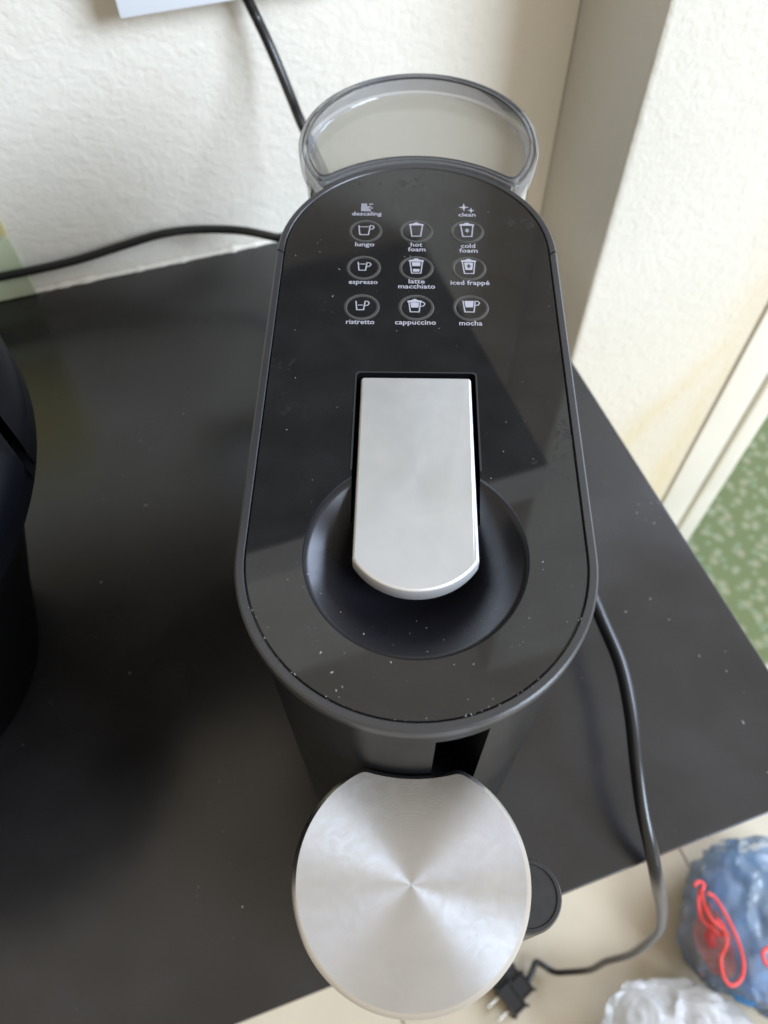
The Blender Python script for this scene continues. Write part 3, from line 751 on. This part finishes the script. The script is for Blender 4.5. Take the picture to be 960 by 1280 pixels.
c2 = [Vector((-.01, .23, ZM-.19))] + [onw(u, v, d) for u, v, d in ((385, 306, .10), (346, 297, .06), (300, 288, .034), (245, 287, .020), (200, 293, .015), (150, 308, .012), (100, 324, .012), (50, 336, .012), (0, 346, .012), (-60, 358, .012), (-140, 375, .012))]
cb2 = tag(link('mains_cable', tube(c2, .0036, 14), M['cable'], smooth=179), 'black cable running left from behind the machine along the foot of the wall', 'cable')
w3 = [Vector((*W2(.205, -.016), ZM+.09)), Vector((*W2(.240, -.018), ZM+.02))]
pp = []
for (u, v, d) in ((310, 0, .016), (322, 25, .018), (336, 55, .022), (350, 88, .030), (365, 125, .042), (378, 157, .055)):
    dr = RT*(u-480)/FPX+UP*(640-v)/FPX+FW; k_ = ((O - NN*d)-CP.xy).dot(NN)/dr.xy.dot(NN); pp.append(CP+dr*k_)
pp = [pp[0]+Vector((-.06, -.02, .20)), pp[0]+Vector((-.022, -.008, .07))] + pp
last = pp[-1]; pp += [last+Vector((.018, -.020, -.035)), last+Vector((.040, -.06, -.075)), Vector((.02, .305, ZM-.24))]
tag(link('hanging_cable', tube(pp, .0037, 14), M['cable'], smooth=179), 'black cable hanging down the white wall to the back of the water tank', 'cable')

# socket box on the wall
q0 = onw(152, 22, .028); s0 = (q0.xy-O).dot(T); z0 = q0.z-ZM
sb = empty('socket_box', (*W2(s0, 0), ZM+z0), 'white surface socket box at the top of the wall, left of the hanging cable', 'socket')
link('back_box', prism([W2(s0, -.022), W2(s0+.165, -.022), W2(s0+.165, -.0005), W2(s0, -.0005)], z0, z0+.09, .002), M['white_plastic'], sb, 30)
link('face_plate', prism([W2(s0-.001, -.028), W2(s0+.166, -.028), W2(s0+.166, -.0225), W2(s0-.001, -.0225)], z0-.001, z0+.091, .002), M['white_plastic'], sb, 30)

# ------------------------------------------------------------------ appliance at the left
AC = Vector((-.324, .040)); AR = .158
ap = empty('kitchen_appliance', (AC.x, AC.y, ZM+TZ), 'rounded black appliance cut by the left edge of the photo, seam across its lid', 'appliance')
def rev(prof, n_=96, keep=None):
    return loft([[Vector((AC.x+r*math.cos(2*PI*i/n_), AC.y+r*math.sin(2*PI*i/n_), ZM+z)) for i in range(n_)] for r, z in prof])
link('base', rev([(.001, TZ+.0002), (.082, TZ+.0002), (.090, -.235), (.106, -.18), (.132, -.10), (AR-.005, -.058), (AR, -.050), (.156, -.044), (.150, -.042)]), M['appliance_body'], ap, 40)
lidp = [(AR-.001, -.043), (AR, -.038), (AR-.002, -.031), (.150, -.024), (.135, -.017), (.10, -.009), (.06, -.004), (.02, -.002), (.0005, -.002)]
sa, sb2 = at(0, 530, -.026).xy, at(50, 592, -.026).xy
sd = (sb2-sa).normalized(); sn = Vector((-sd.y, sd.x))
for side in (1, -1):
    b = rev(lidp); g = b.verts[:]+b.edges[:]+b.faces[:]
    bmesh.ops.bisect_plane(b, geom=g, plane_co=(*(sa+sn*side*.0022), 0), plane_no=(*(sn*-side), 0), clear_outer=True)
    ed = [e for e in b.edges if e.is_boundary and abs((e.verts[0].co.xy-sa).dot(sn)-side*.0022) < 1e-5 and abs((e.verts[1].co.xy-sa).dot(sn)-side*.0022) < 1e-5]
    ex = bmesh.ops.extrude_edge_only(b, edges=ed)
    for v in ex['geom']:
        if isinstance(v, bmesh.types.BMVert): v.co.z -= .012
    link('lid', b, M['appliance'], ap, 40)

# ------------------------------------------------------------------ bags on the floor
def crumple(cx_, cy_, rx, ry, h, seed, zb, res=6, amp=.2, fold=.10, fine=.02, ang=.6):
    b = bmesh.new(); bmesh.ops.create_icosphere(b, subdivisions=res, radius=1)
    ca, sa_ = math.cos(ang), math.sin(ang)
    for v in b.verts:
        d = v.co.normalized(); e = Vector((d.x*ca+d.y*sa_, -d.x*sa_+d.y*ca, d.z))
        q = Vector((e.x*.7, e.y*2.4, e.z*1.0)) + Vector((noise.noise(e*2.2+Vector((seed, 9, 2))), noise.noise(e*2.2+Vector((2, seed, 4))), 0))*1.1
        f = 1 + amp*noise.noise(d*1.4+Vector((seed, 0, 0))) + fold*(1-3*abs(noise.noise(q+Vector((0, seed, 0))))) + fine*(1-3*abs(noise.noise(q*2.7+Vector((0, 0, seed)))))
        z = d.z*f
        v.co = Vector((cx_+d.x*f*rx, cy_+d.y*f*ry, zb+max(.0, (z*.5+.42))*h))
    return b
G = -ZM+.010
bc = at(970, 1148, -.90)
bb = empty('plastic_bag', (bc.x, bc.y, .0), 'clear plastic bag of blue cloth with red drawstring on the floor at lower right', 'bag')
link('blue_cloth', crumple(bc.x+.005, bc.y-.005, .088, .092, .115, 3.3, .010, 6, .2, .09, .018), M['blue'], bb, 179)
link('bag_film', crumple(bc.x, bc.y, .100, .104, .135, 5.1, .009, 6, .2, .08, .022, 1.2), M['bag_clear'], bb, 60)
rp = at(899, 1170, -.915)
link('red_net', crumple(rp.x, rp.y, .024, .046, .05, 2.2, .055, 5, .2, .08, .02, .3), M['redcloth'], bb, 179)
zc = -.877
def cordz(l): return [at(u, v, z) for u, v, z in l]
cp = cordz([(868, 1108, zc), (873, 1102, zc), (880, 1106, zc), (877, 1116, zc), (880, 1130, zc), (890, 1150, zc+.01), (905, 1163, zc+.01), (908, 1180, zc+.01), (901, 1198, zc), (905, 1222, zc), (915, 1232, zc), (927, 1222, zc), (929, 1200, zc+.01), (920, 1170, zc+.015), (905, 1140, zc+.015), (893, 1122, zc+.01), (884, 1116, zc+.01)])
link('drawstring', tube(cp, .0021, 8), M['cord'], bb, 179)
link('drawstring', tube(cordz([(875, 1112, zc-.004), (873, 1130, zc), (878, 1150, zc), (893, 1162, zc+.005), (900, 1170, zc+.005), (905, 1158, zc+.01), (895, 1148, zc+.01)]), .0020, 8), M['cord'], bb, 179)
link('drawstring', tube(cordz([(985, 1180, zc+.03), (955, 1188, zc+.03), (958, 1205, zc+.03), (975, 1212, zc+.03), (990, 1200, zc+.03)]), .0024, 8), M['cord'], bb, 179)
wc = at(858, 1310, -.90)
tag(link('carrier_bag', crumple(wc.x, wc.y, .088, .070, .12, 9.7, .009, 6, .22, .08, .022, 2.3), M['bag_white'], smooth=60), 'crumpled white see-through bag on the floor below the blue one', 'bag')
